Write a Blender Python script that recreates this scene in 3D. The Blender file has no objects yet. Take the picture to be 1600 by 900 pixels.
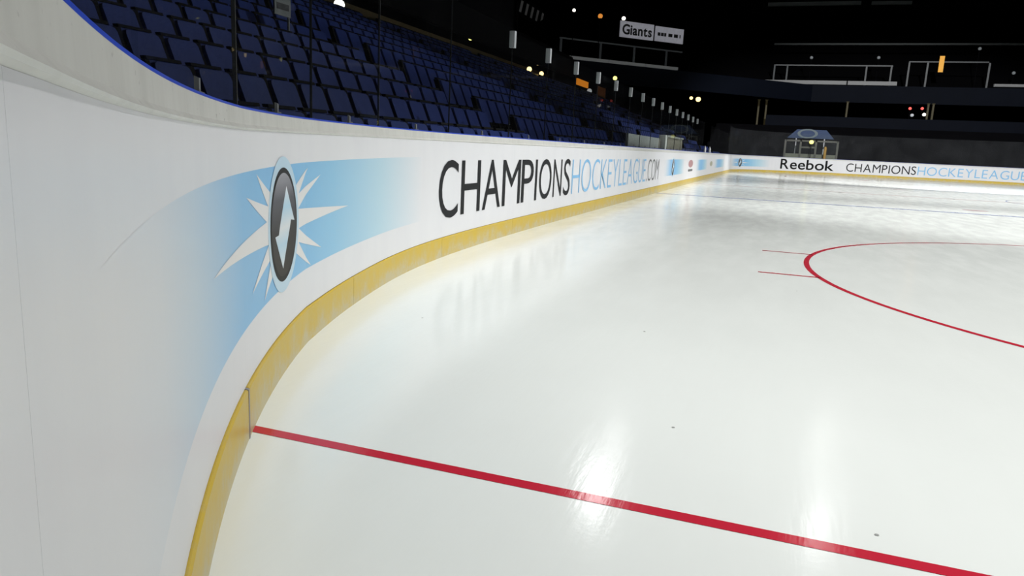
import bpy, bmesh, math, random
from mathutils import Vector, Matrix
random.seed(7)
scene = bpy.context.scene
C = scene.collection

# ------------------------------------------------------------------ camera
# rink frame: X across the ice, Y along it, Z up; the camera stands in the corner at the boards
FPX = 1149.371
EYE = Vector((0.0, 0.0, 1.1))
def unit(v):
    return Vector(v).normalized()
LONG = unit((1220 - 800, 247 - 450, FPX))                     # up-ice direction seen by the lens
ACROSS = -Vector((-2530 - 800, 68 - 450, FPX))
ACROSS = (ACROSS - LONG * ACROSS.dot(LONG)).normalized()
DOWN = LONG.cross(ACROSS)
if DOWN.y < 0:
    DOWN = -DOWN
cam_data = bpy.data.cameras.new('camera')
cam_data.sensor_width = 36.0
cam_data.lens = FPX / 1600 * 36
cam_data.clip_start = 0.02
cam_data.clip_end = 400
cam = bpy.data.objects.new('camera', cam_data)
C.objects.link(cam)
def to_world(v):
    v = Vector(v)
    return Vector((v.dot(ACROSS), v.dot(LONG), -v.dot(DOWN)))
rx, ry, rz = to_world((1, 0, 0)), to_world((0, -1, 0)), to_world((0, 0, -1))
cam.matrix_world = Matrix(((rx.x, ry.x, rz.x, EYE.x), (rx.y, ry.y, rz.y, EYE.y), (rx.z, ry.z, rz.z, EYE.z), (0, 0, 0, 1)))
scene.camera = cam
def ray(px, py):
    return to_world((px - 800, py - 450, FPX))
def at_x(px, py, X):
    r = ray(px, py); return EYE + r * (X / r.x)
def at_y(px, py, Y):
    r = ray(px, py); return EYE + r * (Y / r.y)

# ------------------------------------------------------------------ world, exposure
w = bpy.data.worlds.new('world'); scene.world = w; w.use_nodes = True
w.node_tree.nodes['Background'].inputs[0].default_value = (0.5, 0.6, 0.8, 1)
w.node_tree.nodes['Background'].inputs[1].default_value = 0.0006
scene.view_settings.view_transform = 'Standard'
scene.view_settings.look = 'None'
scene.view_settings.gamma = 1.0
scene.view_settings.use_curve_mapping = False
scene.view_settings.exposure = 0.16

# sport floodlights hung under the roof: (position, aim point, watts, cone degrees)
LAMPS = [
    ((-7.5, 36.5, 17.1), (2.0, 5.0, 0), 520, 34),
    ((-7.7, 42.9, 17.1), (3.0, 8.0, 0), 110, 34),
    ((3.8, 37.2, 17.1), (4.0, 6.0, 0), 250, 34),
    ((4.4, 48.3, 17.1), (6.0, 10.0, 0), 80, 34),
    ((8.0, 2.0, 17.1), (8.0, 3.0, 0), 4300, 78),  # this and the lamps below: unseen, added to fill the ice and boards
    ((8.0, 11.0, 17.1), (7.0, 11.0, 0), 13500, 76),
    ((9.0, 23.0, 17.1), (8.0, 24.0, 0), 18000, 78),
    ((20.0, 38.0, 17.1), (10.0, 38.0, 0), 22000, 70),
    ((10.0, 25.0, 17.1), (8.5, 56.0, 0), 46000, 54),
    ((24.0, 14.0, 17.1), (2.0, 12.0, 0), 6800, 50),
]

# ------------------------------------------------------------------ materials
MATS = {}
def nodes_of(name):
    m = bpy.data.materials.new(name); m.use_nodes = True
    nt = m.node_tree
    return m, nt, nt.nodes['Principled BSDF']
def plain(name, col, rough=0.5, metal=0.0, var=0.12, scale=6.0, emit=None, strength=0.0, spec=None):
    """procedural material: a colour with a little noise variation"""
    if name in MATS: return MATS[name]
    m, nt, b = nodes_of(name)
    tc = nt.nodes.new('ShaderNodeTexCoord'); nz = nt.nodes.new('ShaderNodeTexNoise')
    nz.inputs['Scale'].default_value = scale; nz.inputs['Detail'].default_value = 4
    nt.links.new(tc.outputs['Object'], nz.inputs['Vector'])
    mx = nt.nodes.new('ShaderNodeMix'); mx.data_type = 'RGBA'
    lo = [max(0, c * (1 - var)) for c in col]; hi = [min(1, c * (1 + var)) for c in col]
    mx.inputs[6].default_value = (*lo, 1); mx.inputs[7].default_value = (*hi, 1)
    nt.links.new(nz.outputs['Fac'], mx.inputs[0]); nt.links.new(mx.outputs[2], b.inputs['Base Color'])
    b.inputs['Roughness'].default_value = rough; b.inputs['Metallic'].default_value = metal
    if spec is not None: b.inputs['Specular IOR Level'].default_value = spec
    if emit:
        b.inputs['Emission Color'].default_value = (*emit, 1); b.inputs['Emission Strength'].default_value = strength
    MATS[name] = m
    return m
def ramp(nt, pts, interp='LINEAR'):
    r = nt.nodes.new('ShaderNodeValToRGB'); cr = r.color_ramp; cr.interpolation = interp
    while len(cr.elements) > 1: cr.elements.remove(cr.elements[-1])
    cr.elements[0].position = pts[0][0]; cr.elements[0].color = (*pts[0][1], 1)
    for p, c in pts[1:]:
        e = cr.elements.new(p); e.color = (*c, 1)
    return r
def math_node(nt, op, a, b=None, clamp=False):
    n = nt.nodes.new('ShaderNodeMath'); n.operation = op; n.use_clamp = clamp
    for i, v in enumerate((a, b)):
        if v is None: continue
        if isinstance(v, (int, float)): n.inputs[i].default_value = v
        else: nt.links.new(v, n.inputs[i])
    return n.outputs[0]

def ice_material(name, col, lines=False):
    m, nt, b = nodes_of(name)
    tc = nt.nodes.new('ShaderNodeTexCoord')
    def noise(scale, sx, sy, detail=5, rough=.6):
        mp = nt.nodes.new('ShaderNodeMapping'); mp.inputs['Scale'].default_value = (sx, sy, 1)
        nt.links.new(tc.outputs['Object'], mp.inputs['Vector'])
        n = nt.nodes.new('ShaderNodeTexNoise'); n.inputs['Scale'].default_value = scale
        n.inputs['Detail'].default_value = detail; n.inputs['Roughness'].default_value = rough
        nt.links.new(mp.outputs[0], n.inputs['Vector'])
        return n.outputs['Fac']
    streak = noise(1.0, 2.2, .25)
    cloud = noise(.9, 1, 1)
    f = math_node(nt, 'ADD', math_node(nt, 'MULTIPLY', streak, .5), math_node(nt, 'MULTIPLY', cloud, .5))
    d = [c * .965 for c in col]
    r = ramp(nt, [(.35, d), (.65, col)])
    nt.links.new(f, r.inputs[0]); nt.links.new(r.outputs[0], b.inputs['Base Color'])
    rr = nt.nodes.new('ShaderNodeMapRange')
    rr.inputs['From Min'].default_value = .35; rr.inputs['From Max'].default_value = .65
    rr.inputs['To Min'].default_value = .12; rr.inputs['To Max'].default_value = .17
    nt.links.new(noise(3.0, 1.5, .4), rr.inputs['Value']); nt.links.new(rr.outputs[0], b.inputs['Roughness'])
    b.inputs['IOR'].default_value = 1.31
    bump = nt.nodes.new('ShaderNodeBump'); bump.inputs['Strength'].default_value = .06; bump.inputs['Distance'].default_value = .01
    h = math_node(nt, 'ADD', math_node(nt, 'MULTIPLY', noise(26, 1, 1, 6, .7), .5), noise(7, 3, .35, 3))
    nt.links.new(h, bump.inputs['Height']); nt.links.new(bump.outputs[0], b.inputs['Normal'])
    MATS[name] = m
    return m
ICE = ice_material('ice', (.80, .83, .79))
RED_ICE = ice_material('red_paint_under_ice', (.53, .022, .045))
BLUE_ICE = ice_material('blue_paint_under_ice', (.36, .41, .58))  # blue made paler, with the haze reflected off the ice in its colour
HAZY_RED_ICE = ice_material('hazy_red_under_ice', (.66, .52, .52))  # pale red: reflected ice haze is put into the line colour

def board_white():
    m, nt, b = nodes_of('board_white')
    tc = nt.nodes.new('ShaderNodeTexCoord')
    mp = nt.nodes.new('ShaderNodeMapping'); mp.inputs['Scale'].default_value = (3, 3, .7)
    nt.links.new(tc.outputs['Object'], mp.inputs[0])
    n = nt.nodes.new('ShaderNodeTexNoise'); n.inputs['Scale'].default_value = 1.6; n.inputs['Detail'].default_value = 6
    nt.links.new(mp.outputs[0], n.inputs['Vector'])
    r = ramp(nt, [(.3, (.74, .745, .765)), (.6, (.76, .765, .78))])
    nt.links.new(n.outputs['Fac'], r.inputs[0]); nt.links.new(r.outputs[0], b.inputs['Base Color'])
    b.inputs['Roughness'].default_value = .38
    return m
BOARD = board_white()
def cap_material():
    m, nt, b = nodes_of('cap_plastic')
    tc = nt.nodes.new('ShaderNodeTexCoord')
    mp = nt.nodes.new('ShaderNodeMapping'); mp.inputs['Scale'].default_value = (5, 5, 1.2)
    nt.links.new(tc.outputs['Object'], mp.inputs[0])
    n = nt.nodes.new('ShaderNodeTexNoise'); n.inputs['Scale'].default_value = 2.5; n.inputs['Detail'].default_value = 8
    n.inputs['Roughness'].default_value = .65
    nt.links.new(mp.outputs[0], n.inputs['Vector'])
    r = ramp(nt, [(.25, (.56, .56, .52)), (.5, (.62, .62, .58)), (.75, (.67, .67, .63))])
    nt.links.new(n.outputs['Fac'], r.inputs[0])
    sp = nt.nodes.new('ShaderNodeTexNoise'); sp.inputs['Scale'].default_value = 45; sp.inputs['Detail'].default_value = 2
    nt.links.new(tc.outputs['Object'], sp.inputs['Vector'])
    k = ramp(nt, [(.70, (1, 1, 1)), (.78, (.45, .44, .42))])
    nt.links.new(sp.outputs['Fac'], k.inputs[0])
    mx = nt.nodes.new('ShaderNodeMix'); mx.data_type = 'RGBA'; mx.blend_type = 'MULTIPLY'; mx.inputs[0].default_value = 1
    nt.links.new(r.outputs[0], mx.inputs[6]); nt.links.new(k.outputs[0], mx.inputs[7])
    nt.links.new(mx.outputs[2], b.inputs['Base Color'])
    b.inputs['Roughness'].default_value = .42
    return m
CAP = cap_material()
def kick_material():
    m, nt, b = nodes_of('kick_yellow')
    tc = nt.nodes.new('ShaderNodeTexCoord')
    n = nt.nodes.new('ShaderNodeTexNoise'); n.inputs['Scale'].default_value = 5.5; n.inputs['Detail'].default_value = 8
    n.inputs['Roughness'].default_value = .7
    nt.links.new(tc.outputs['Object'], n.inputs['Vector'])
    uv = nt.nodes.new('ShaderNodeUVMap'); sp = nt.nodes.new('ShaderNodeSeparateXYZ')
    nt.links.new(uv.outputs[0], sp.inputs[0])
    # scuff noise, turning greyer tan towards the bottom of the strip
    g = nt.nodes.new('ShaderNodeMapRange'); g.inputs['From Min'].default_value = .16; g.inputs['From Max'].default_value = .02
    g.inputs['To Min'].default_value = -.12; g.inputs['To Max'].default_value = .14
    nt.links.new(sp.outputs[1], g.inputs['Value'])
    f = math_node(nt, 'ADD', n.outputs['Fac'], g.outputs[0])
    r = ramp(nt, [(.36, (.60, .42, .04)), (.52, (.57, .43, .11)), (.68, (.54, .47, .27))])
    nt.links.new(f, r.inputs[0]); nt.links.new(r.outputs[0], b.inputs['Base Color'])
    b.inputs['Roughness'].default_value = .4
    return m
KICK = kick_material()
BLUE_TRIM = plain('blue_trim', (.012, .06, .55), .4, var=.1)
GAP_SHADE = plain('gap_shade', (.10, .085, .06), .7)  # shadow along the kick plate top edge, put into a dark colour
def band_material():
    """printed fade: white - light blue - white along the board (UV x = metres along the band / length)"""
    m, nt, b = nodes_of('printed_blue_fade')
    uv = nt.nodes.new('ShaderNodeUVMap'); sp = nt.nodes.new('ShaderNodeSeparateXYZ')
    nt.links.new(uv.outputs[0], sp.inputs[0])
    W = (.75, .755, .772)
    r = ramp(nt, [(0, W), (.02, W), (.10, (.69, .725, .765)), (.18, (.54, .66, .765)), (.33, (.20, .49, .78)), (.50, (.18, .48, .78)), (.64, (.27, .56, .78)), (.82, (.47, .67, .77)), (1, W)])
    nt.links.new(sp.outputs[0], r.inputs[0]); nt.links.new(r.outputs[0], b.inputs['Base Color'])
    b.inputs['Roughness'].default_value = .38
    return m
BAND = band_material()
def ring_material():
    m, nt, b = nodes_of('printed_grey_oval')
    uv = nt.nodes.new('ShaderNodeUVMap'); sp = nt.nodes.new('ShaderNodeSeparateXYZ')
    nt.links.new(uv.outputs[0], sp.inputs[0])
    r = ramp(nt, [(0, (.03, .026, .022)), (.45, (.035, .032, .031)), (.75, (.10, .10, .115)), (1, (.34, .34, .37))])
    nt.links.new(sp.outputs[1], r.inputs[0]); nt.links.new(r.outputs[0], b.inputs['Base Color'])
    b.inputs['Roughness'].default_value = .5; b.inputs['Specular IOR Level'].default_value = .15
    return m
RING = ring_material()
def bolt_material():
    m, nt, b = nodes_of('printed_ice_blue')
    uv = nt.nodes.new('ShaderNodeUVMap'); sp = nt.nodes.new('ShaderNodeSeparateXYZ')
    nt.links.new(uv.outputs[0], sp.inputs[0])
    r = ramp(nt, [(0, (.70, .76, .78)), (.3, (.45, .66, .80)), (.5, (.72, .76, .78)), (.75, (.42, .66, .82)), (1, (.75, .78, .80))])
    nt.links.new(sp.outputs[1], r.inputs[0]); nt.links.new(r.outputs[0], b.inputs['Base Color'])
    b.inputs['Roughness'].default_value = .38
    return m
BOLT = bolt_material()
def glass_material(name, haze):
    m = bpy.data.materials.new(name); m.use_nodes = True; nt = m.node_tree
    for n in list(nt.nodes):
        if n.type != 'OUTPUT_MATERIAL': nt.nodes.remove(n)
    out = [n for n in nt.nodes if n.type == 'OUTPUT_MATERIAL'][0]
    tr = nt.nodes.new('ShaderNodeBsdfTransparent'); tr.inputs[0].default_value = (.95, .97, .96, 1)
    gl = nt.nodes.new('ShaderNodeBsdfGlossy'); gl.inputs['Roughness'].default_value = .02
    df = nt.nodes.new('ShaderNodeBsdfDiffuse'); df.inputs[0].default_value = (.7, .72, .78, 1)
    fr = nt.nodes.new('ShaderNodeFresnel'); fr.inputs[0].default_value = 1.3
    m1 = nt.nodes.new('ShaderNodeMixShader'); m2 = nt.nodes.new('ShaderNodeMixShader')
    geo = nt.nodes.new('ShaderNodeNewGeometry')
    nt.links.new(math_node(nt, 'MULTIPLY', math_node(nt, 'MULTIPLY', fr.outputs[0], math_node(nt, 'SUBTRACT', 1.0, geo.outputs['Backfacing'])), .25), m1.inputs[0]); nt.links.new(tr.outputs[0], m1.inputs[1]); nt.links.new(gl.outputs[0], m1.inputs[2])
    n = nt.nodes.new('ShaderNodeTexNoise'); n.inputs['Scale'].default_value = 1.3; n.inputs['Detail'].default_value = 6
    tc = nt.nodes.new('ShaderNodeTexCoord'); nt.links.new(tc.outputs['Object'], n.inputs['Vector'])
    nt.links.new(math_node(nt, 'MULTIPLY', n.outputs['Fac'], haze * 2), m2.inputs[0])
    nt.links.new(m1.outputs[0], m2.inputs[1]); nt.links.new(df.outputs[0], m2.inputs[2])
    nt.links.new(m2.outputs[0], out.inputs[0])
    return m
GLASS = glass_material('clear_glass', .0012)
SCUFFED = glass_material('scuffed_glass', .011)
INK = plain('printed_charcoal', (.014, .015, .017), .5, var=.15, spec=.15)
SKY_INK = plain('printed_light_blue', (.22, .50, .78), .42, var=.08, spec=.3)
GREY_INK = plain('printed_grey', (.12, .125, .13), .45, var=.1, spec=.2)
WHITE_INK = plain('printed_white', (.78, .775, .765), .38, var=.02)
HALO = plain('printed_pale_blue', (.50, .68, .80), .38, var=.05)
BLACK_INK = plain('printed_black', (.006, .006, .006), .5, spec=.15)
RUST_INK = plain('printed_dull_red', (.42, .22, .23), .4)
OLIVE_INK = plain('printed_olive', (.42, .42, .30), .4)

# ------------------------------------------------------------------ mesh helpers
class MB:
    def __init__(self): self.v = []; self.f = []; self.uv = []
    def add(self, vs, fs, uvs=None):
        o = len(self.v); self.v += [tuple(p) for p in vs]; self.f += [tuple(i + o for i in f) for f in fs]
        self.uv += uvs if uvs else [(0.0, 0.0)] * len(vs)
        return self
    def box(self, x0, x1, y0, y1, z0, z1):
        vs = [(x, y, z) for z in (z0, z1) for y in (y0, y1) for x in (x0, x1)]
        return self.add(vs, [(0, 2, 3, 1), (4, 5, 7, 6), (0, 1, 5, 4), (2, 6, 7, 3), (0, 4, 6, 2), (1, 3, 7, 5)])
    def obox(self, p, q, wid, z0, z1):
        """upright box along the ground segment p-q"""
        d = Vector((q[0] - p[0], q[1] - p[1])); n = Vector((-d.y, d.x)).normalized() * wid / 2
        vs = []
        for z in (z0, z1):
            vs += [(p[0] + n.x, p[1] + n.y, z), (q[0] + n.x, q[1] + n.y, z), (q[0] - n.x, q[1] - n.y, z), (p[0] - n.x, p[1] - n.y, z)]
        return self.add(vs, [(3, 2, 1, 0), (4, 5, 6, 7), (0, 1, 5, 4), (1, 2, 6, 5), (2, 3, 7, 6), (3, 0, 4, 7)])
    def lathe(self, c, prof, n=12, axis='z'):
        vs = []; fs = []
        for r, h in prof:
            for i in range(n):
                a = 2 * math.pi * i / n
                p = (r * math.cos(a), r * math.sin(a), h)
                if axis == 'x': p = (h, p[0], p[1])
                vs.append((c[0] + p[0], c[1] + p[1], c[2] + p[2]))
        for j in range(len(prof) - 1):
            for i in range(n):
                k = (i + 1) % n
                fs.append((j * n + i, j * n + k, (j + 1) * n + k, (j + 1) * n + i))
        fs.append(tuple(range(n - 1, -1, -1))); fs.append(tuple((len(prof) - 1) * n + i for i in range(n)))
        return self.add(vs, fs)
    def slab(self, w, h, t, r, x=0, y=0, z=0, bow=0.0, n=3):
        """rounded upright panel facing +X: width along Y, height along Z, thickness along X"""
        out = []
        for cy, cz, a0 in ((w / 2 - r, h - r, 0), (-w / 2 + r, h - r, 90), (-w / 2 + r, r, 180), (w / 2 - r, r, 270)):
            for i in range(n):
                a = math.radians(a0 + 90 * i / (n - 1)); out.append((cy + r * math.cos(a), cz + r * math.sin(a)))
        m = len(out); vs = []
        for side in (0, 1):
            for a, b in out: vs.append((x - t * side + bow * (2 * a / w) ** 2, y + a, z + b))
        vs.append((x, y, z + h / 2)); vs.append((x - t, y, z + h / 2))
        fs = [(i, (i + 1) % m, 2 * m) for i in range(m)]
        fs += [(m + (i + 1) % m, m + i, 2 * m + 1) for i in range(m)]
        fs += [(i, m + i, m + (i + 1) % m, (i + 1) % m) for i in range(m)]
        return self.add(vs, fs)
    def build(self, name, mat, parent=None, smooth=False):
        me = bpy.data.meshes.new(name); me.from_pydata(self.v, [], self.f)
        uvl = me.uv_layers.new(name='UVMap')
        for l in me.loops: uvl.data[l.index].uv = self.uv[l.vertex_index]
        me.materials.append(mat)
        bm = bmesh.new(); bm.from_mesh(me); bmesh.ops.recalc_face_normals(bm, faces=bm.faces); bm.to_mesh(me); bm.free()
        if smooth:
            for p in me.polygons: p.use_smooth = True
        o = bpy.data.objects.new(name, me); C.objects.link(o)
        if parent: o.parent = parent
        return o
def empty(name, loc=(0, 0, 0)):
    o = bpy.data.objects.new(name, None); C.objects.link(o); o.location = loc; o.empty_display_size = .2
    return o
def tag(o, label=None, cat=None, group=None, kind=None):
    if label: o['label'] = label
    if cat: o['category'] = cat
    if group: o['group'] = group
    if kind: o['kind'] = kind
    return o

# ------------------------------------------------------------------ plan of the rink boards
def build_plan():
    pts=[]
    cx,cy,R=6.53,6.87,9.55
    a0=math.radians(270); 
    x=17.0
    while x>6.6: pts.append((x,cy-R)); x-=.5
    # arc from bottom going to the left until Y=4.0
    a=270.0
    while True:
        t=math.radians(a); X=cx+R*math.cos(t);Y=cy+R*math.sin(t)
        if Y>3.9: break
        pts.append((X,Y)); a-=1.0
    pts+=[(-2.615,4.25),(-2.80,4.95),(-2.945,5.8),(-3.035,6.8),(-3.085,8.0),(-3.11,9.5),(-3.12,11.5)]
    y=13.0
    while y<51.9: pts.append((-3.12,y)); y+=1.5
    FY=60.5;r=8.5
    a=180.0
    while a>=90:
        t=math.radians(a); pts.append((-3.12+r+r*math.cos(t),FY-r+r*math.sin(t))); a-=5
    x=7.0
    while x<18.5: pts.append((x,FY)); x+=1.5
    a=90.0
    while a>=0:
        t=math.radians(a); pts.append((26.9-r+r*math.cos(t),FY-r+r*math.sin(t))); a-=5
    y=50.0
    while y>7: pts.append((26.9,y)); y-=1.5
    a=0.0
    while a>=-90:
        t=math.radians(a); pts.append((26.9-9.55+9.55*math.cos(t),6.87+9.55*math.sin(t))); a-=5
    # catmull-rom densify
    out=[];n=len(pts)
    for i in range(n):
        p0,p1,p2,p3=pts[i-1],pts[i],pts[(i+1)%n],pts[(i+2)%n]
        d=math.dist(p1,p2)
        if d<1e-6: continue
        m=max(1,int(d/.06)) if (-3.2<p1[0]<7 and p1[1]<13) else max(1,int(d/.3))
        # nonuniform (centripetal-like) tangents
        def tg(a,b,c):
            da=math.dist(a,b) or 1e-6;db=math.dist(b,c) or 1e-6
            return tuple(((b[k]-a[k])/da*db+(c[k]-b[k])/db*da)/(da+db) for k in (0,1))
        t1=tg(p0,p1,p2);t2=tg(p1,p2,p3)
        for j in range(m):
            t=j/m;h1=2*t**3-3*t*t+1;h2=t**3-2*t*t+t;h3=-2*t**3+3*t*t;h4=t**3-t*t
            out.append(tuple(h1*p1[k]+h2*d*t1[k]+h3*p2[k]+h4*d*t2[k] for k in (0,1)))
    # ease the corner into the straight side
    idx=[i for i,p in enumerate(out) if -3.2<p[0]<1.0 and 3.3<p[1]<13]
    for _ in range(90):
        new={i:tuple((out[i-1][k]+2*out[i][k]+out[i+1][k])/4 for k in (0,1)) for i in idx}
        for i,p in new.items(): out[i]=p
    out.append(out[0])
    S=[0.0]
    for a,b in zip(out,out[1:]): S.append(S[-1]+math.dist(a,b))
    return out,S
PLAN,PS=build_plan()
LENGTH = PS[-1]
def plan_at(s, off=0.0):
    """point on the inner face of the boards s metres along, off metres towards the ice"""
    s %= LENGTH
    lo, hi = 0, len(PS) - 1
    while hi - lo > 1:
        m = (lo + hi) // 2
        if PS[m] <= s: lo = m
        else: hi = m
    def nrm(i):
        a = PLAN[i - 1] if i > 0 else PLAN[-2]; b = PLAN[i + 1] if i < len(PLAN) - 1 else PLAN[1]
        d = math.dist(a, b); return ((b[1] - a[1]) / d, -(b[0] - a[0]) / d)
    u = (s - PS[lo]) / (PS[hi] - PS[lo] or 1)
    n0, n1 = nrm(lo), nrm(hi)
    nx, ny = n0[0] * (1 - u) + n1[0] * u, n0[1] * (1 - u) + n1[1] * u
    p, q = PLAN[lo], PLAN[hi]
    return (p[0] + (q[0] - p[0]) * u + nx * off, p[1] + (q[1] - p[1]) * u + ny * off)
def samples(s0, s1):
    ss = [s0] + [s for s in PS if s0 + .01 < s < s1 - .01] + [s1]
    return ss
def rise(s):
    """the board tops climb slightly towards the rink corner"""
    return .020 * min(1.0, max(0.0, (20.6 - s) / 2.3)) if s > 8 else .020
def sweep(s0, s1, prof):
    """closed profile [(off, z)...] swept along the boards, with end caps"""
    mb = MB(); ss = samples(s0, s1); n = len(prof); vs = []; uv = []
    for s in ss:
        for off, z in prof:
            x, y = plan_at(s, off); vs.append((x, y, z + (rise(s) if z > 1.1 else 0))); uv.append((s, z))
    fs = []
    for j in range(len(ss) - 1):
        for i in range(n):
            k = (i + 1) % n
            fs.append((j * n + i, j * n + k, (j + 1) * n + k, (j + 1) * n + i))
    fs.append(tuple(range(n))); fs.append(tuple((len(ss) - 1) * n + i for i in range(n - 1, -1, -1)))
    return mb.add(vs, fs, uv)
def printed(verts, faces, off, name, mat, parent, step=.07, uvbox=None):
    """flat print: a 2-D mesh in (s, z) laid on the board face"""
    bm = bmesh.new(); vv = [bm.verts.new((s, z, 0)) for s, z in verts]
    for f in faces:
        try: bm.faces.new([vv[i] for i in f])
        except ValueError: pass
    lo = min(v[0] for v in verts); hi = max(v[0] for v in verts)
    s = lo + step
    while s < hi - 1e-3:
        bmesh.ops.bisect_plane(bm, geom=bm.verts[:] + bm.edges[:] + bm.faces[:], plane_co=(s, 0, 0), plane_no=(1, 0, 0)); s += step
    bmesh.ops.triangulate(bm, faces=bm.faces[:])
    bm.verts.index_update()
    zs = [v[1] for v in verts]; bx = uvbox or (lo, hi, min(zs), max(zs))
    mb = MB(); vs = []; uv = []
    for v in bm.verts:
        x, y = plan_at(v.co.x, off); vs.append((x, y, v.co.y))
        uv.append(((v.co.x - bx[0]) / (bx[1] - bx[0]), (v.co.y - bx[2]) / (bx[3] - bx[2])))
    mb.add(vs, [tuple(v.index for v in f.verts) for f in bm.faces], uv); bm.free()
    return mb.build(name, mat, parent)
GLYPHS = {}
def glyph(ch, weight):
    """outline of one letter filled as a 2-D mesh: verts, faces, advance width"""
    k = (ch, weight)
    if k in GLYPHS: return GLYPHS[k]
    cu = bpy.data.curves.new('g', 'FONT'); cu.body = ch; cu.size = 1; cu.resolution_u = 5; cu.offset = weight
    ob = bpy.data.objects.new('g', cu); C.objects.link(ob)
    me = bpy.data.meshes.new_from_object(ob)
    r = ([(v.co.x, v.co.y) for v in me.vertices], [tuple(p.vertices) for p in me.polygons])
    bpy.data.objects.remove(ob); bpy.data.curves.remove(cu); bpy.data.meshes.remove(me)
    GLYPHS[k] = r
    return r
def word_mesh(text, s0, s1, z0, z1, weight=0.0, gap=.12, boxes=None):
    """letters side by side filling s0..s1; cap height z0..z1; boxes gives each letter its own span"""
    gl = [glyph(c, weight) for c in text]
    capg = glyph('H', weight)[0]; y0 = min(v[1] for v in capg); y1 = max(v[1] for v in capg)
    ext = [(min(v[0] for v in g[0]), max(v[0] for v in g[0])) for g in gl]
    if boxes is None:
        tot = sum(b - a for a, b in ext) + gap * (len(gl) - 1); k = (s1 - s0) / tot; cur = s0; boxes = []
        for a, b in ext: boxes.append((cur, cur + (b - a) * k)); cur += (b - a + gap) * k
    V = []; F = []
    for (vs, fs), (a, b), (p, q) in zip(gl, ext, boxes):
        o = len(V)
        V += [(p + (x - a) / (b - a) * (q - p), z0 + (y - y0) / (y1 - y0) * (z1 - z0)) for x, y in vs]
        F += [tuple(i + o for i in f) for f in fs]
    return V, F

# ------------------------------------------------------------------ ice (floor) and its painted lines
IMG_Z = 0.0
def outline_poly(off, z):
    return [(*plan_at(s, off), z) for s in PS[:-1]]
mb = MB()
ring = outline_poly(-.15, 0.0); n = len(ring)
mb.add(ring + [(12, 29, 0)], [(i, (i + 1) % n, n) for i in range(n)])
floor = tag(mb.build('floor', ICE), 'white glossy ice sheet inside the curved boards', None, None, 'structure')
def line_rect(name, x0, x1, y0, y1, mat, z=.0012):
    o = MB().add([(x0, y0, z), (x1, y0, z), (x1, y1, z), (x0, y1, z)], [(0, 1, 2, 3)]).build(name, mat, floor); return o
def line_ring(name, cx, cy, r, wid, mat, n=160, z=.0012):
    vs = []
    for i in range(n):
        a = 2 * math.pi * i / n
        for rr in (r - wid / 2, r + wid / 2): vs.append((cx + rr * math.cos(a), cy + rr * math.sin(a), z))
    fs = [(2 * i, 2 * i + 1, (2 * i + 3) % (2 * n), (2 * i + 2) % (2 * n)) for i in range(n)]
    return MB().add(vs, fs).build(name, mat, floor)
def disc(name, cx, cy, r, mat, n=32, z=.0012):
    vs = [(cx + r * math.cos(2 * math.pi * i / n), cy + r * math.sin(2 * math.pi * i / n), z) for i in range(n)]
    return MB().add(vs, [tuple(range(n))]).build(name, mat, floor)
CX = 11.88
GOAL_Y = 2.165
line_rect('goal_line', -1.78, 25.4, GOAL_Y - .027, GOAL_Y + .027, RED_ICE)
line_rect('goal_line', -1.9, 25.7, 55.65, 55.70, RED_ICE)
line_rect('blue_line', -3.1, 26.9, 20.25, 20.55, BLUE_ICE)
line_rect('blue_line', -3.1, 26.9, 37.3, 37.6, BLUE_ICE)
line_rect('center_line', -3.1, 26.9, 28.75, 29.05, HAZY_RED_ICE)
line_ring('center_circle', CX, 28.9, 4.5, .05, BLUE_ICE)
disc('center_spot', CX, 28.9, .15, BLUE_ICE, z=.0020)
for cy in (8.4, 49.4):
    for sx in (-1, 1):
        fx = CX + sx * 7.0
        line_ring('faceoff_circle', fx, cy, 4.5, .055, RED_ICE)
        disc('faceoff_spot', fx, cy, .3, RED_ICE)
        for dy in (-.9, .9):
            for s2 in (-1, 1):
                e = fx + s2 * math.sqrt(4.5 ** 2 - .81)
                line_rect('hash_mark', min(e, e + s2 * .56), max(e, e + s2 * .56), cy + dy - .025, cy + dy + .025, RED_ICE)
SPECK = ice_material('grey_scuff_on_ice', (.34, .35, .33))
for px, py in ((1007, 518), (660, 497), (1245, 455), (1370, 836), (1052, 668)):
    d = ray(px, py); t = -EYE.z / d.z
    disc('puck_mark', d.x * t, d.y * t, .007, SPECK, 8)
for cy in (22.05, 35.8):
    for sx in (-1, 1): disc('neutral_spot', CX + sx * 7, cy, .3, HAZY_RED_ICE)

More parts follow.
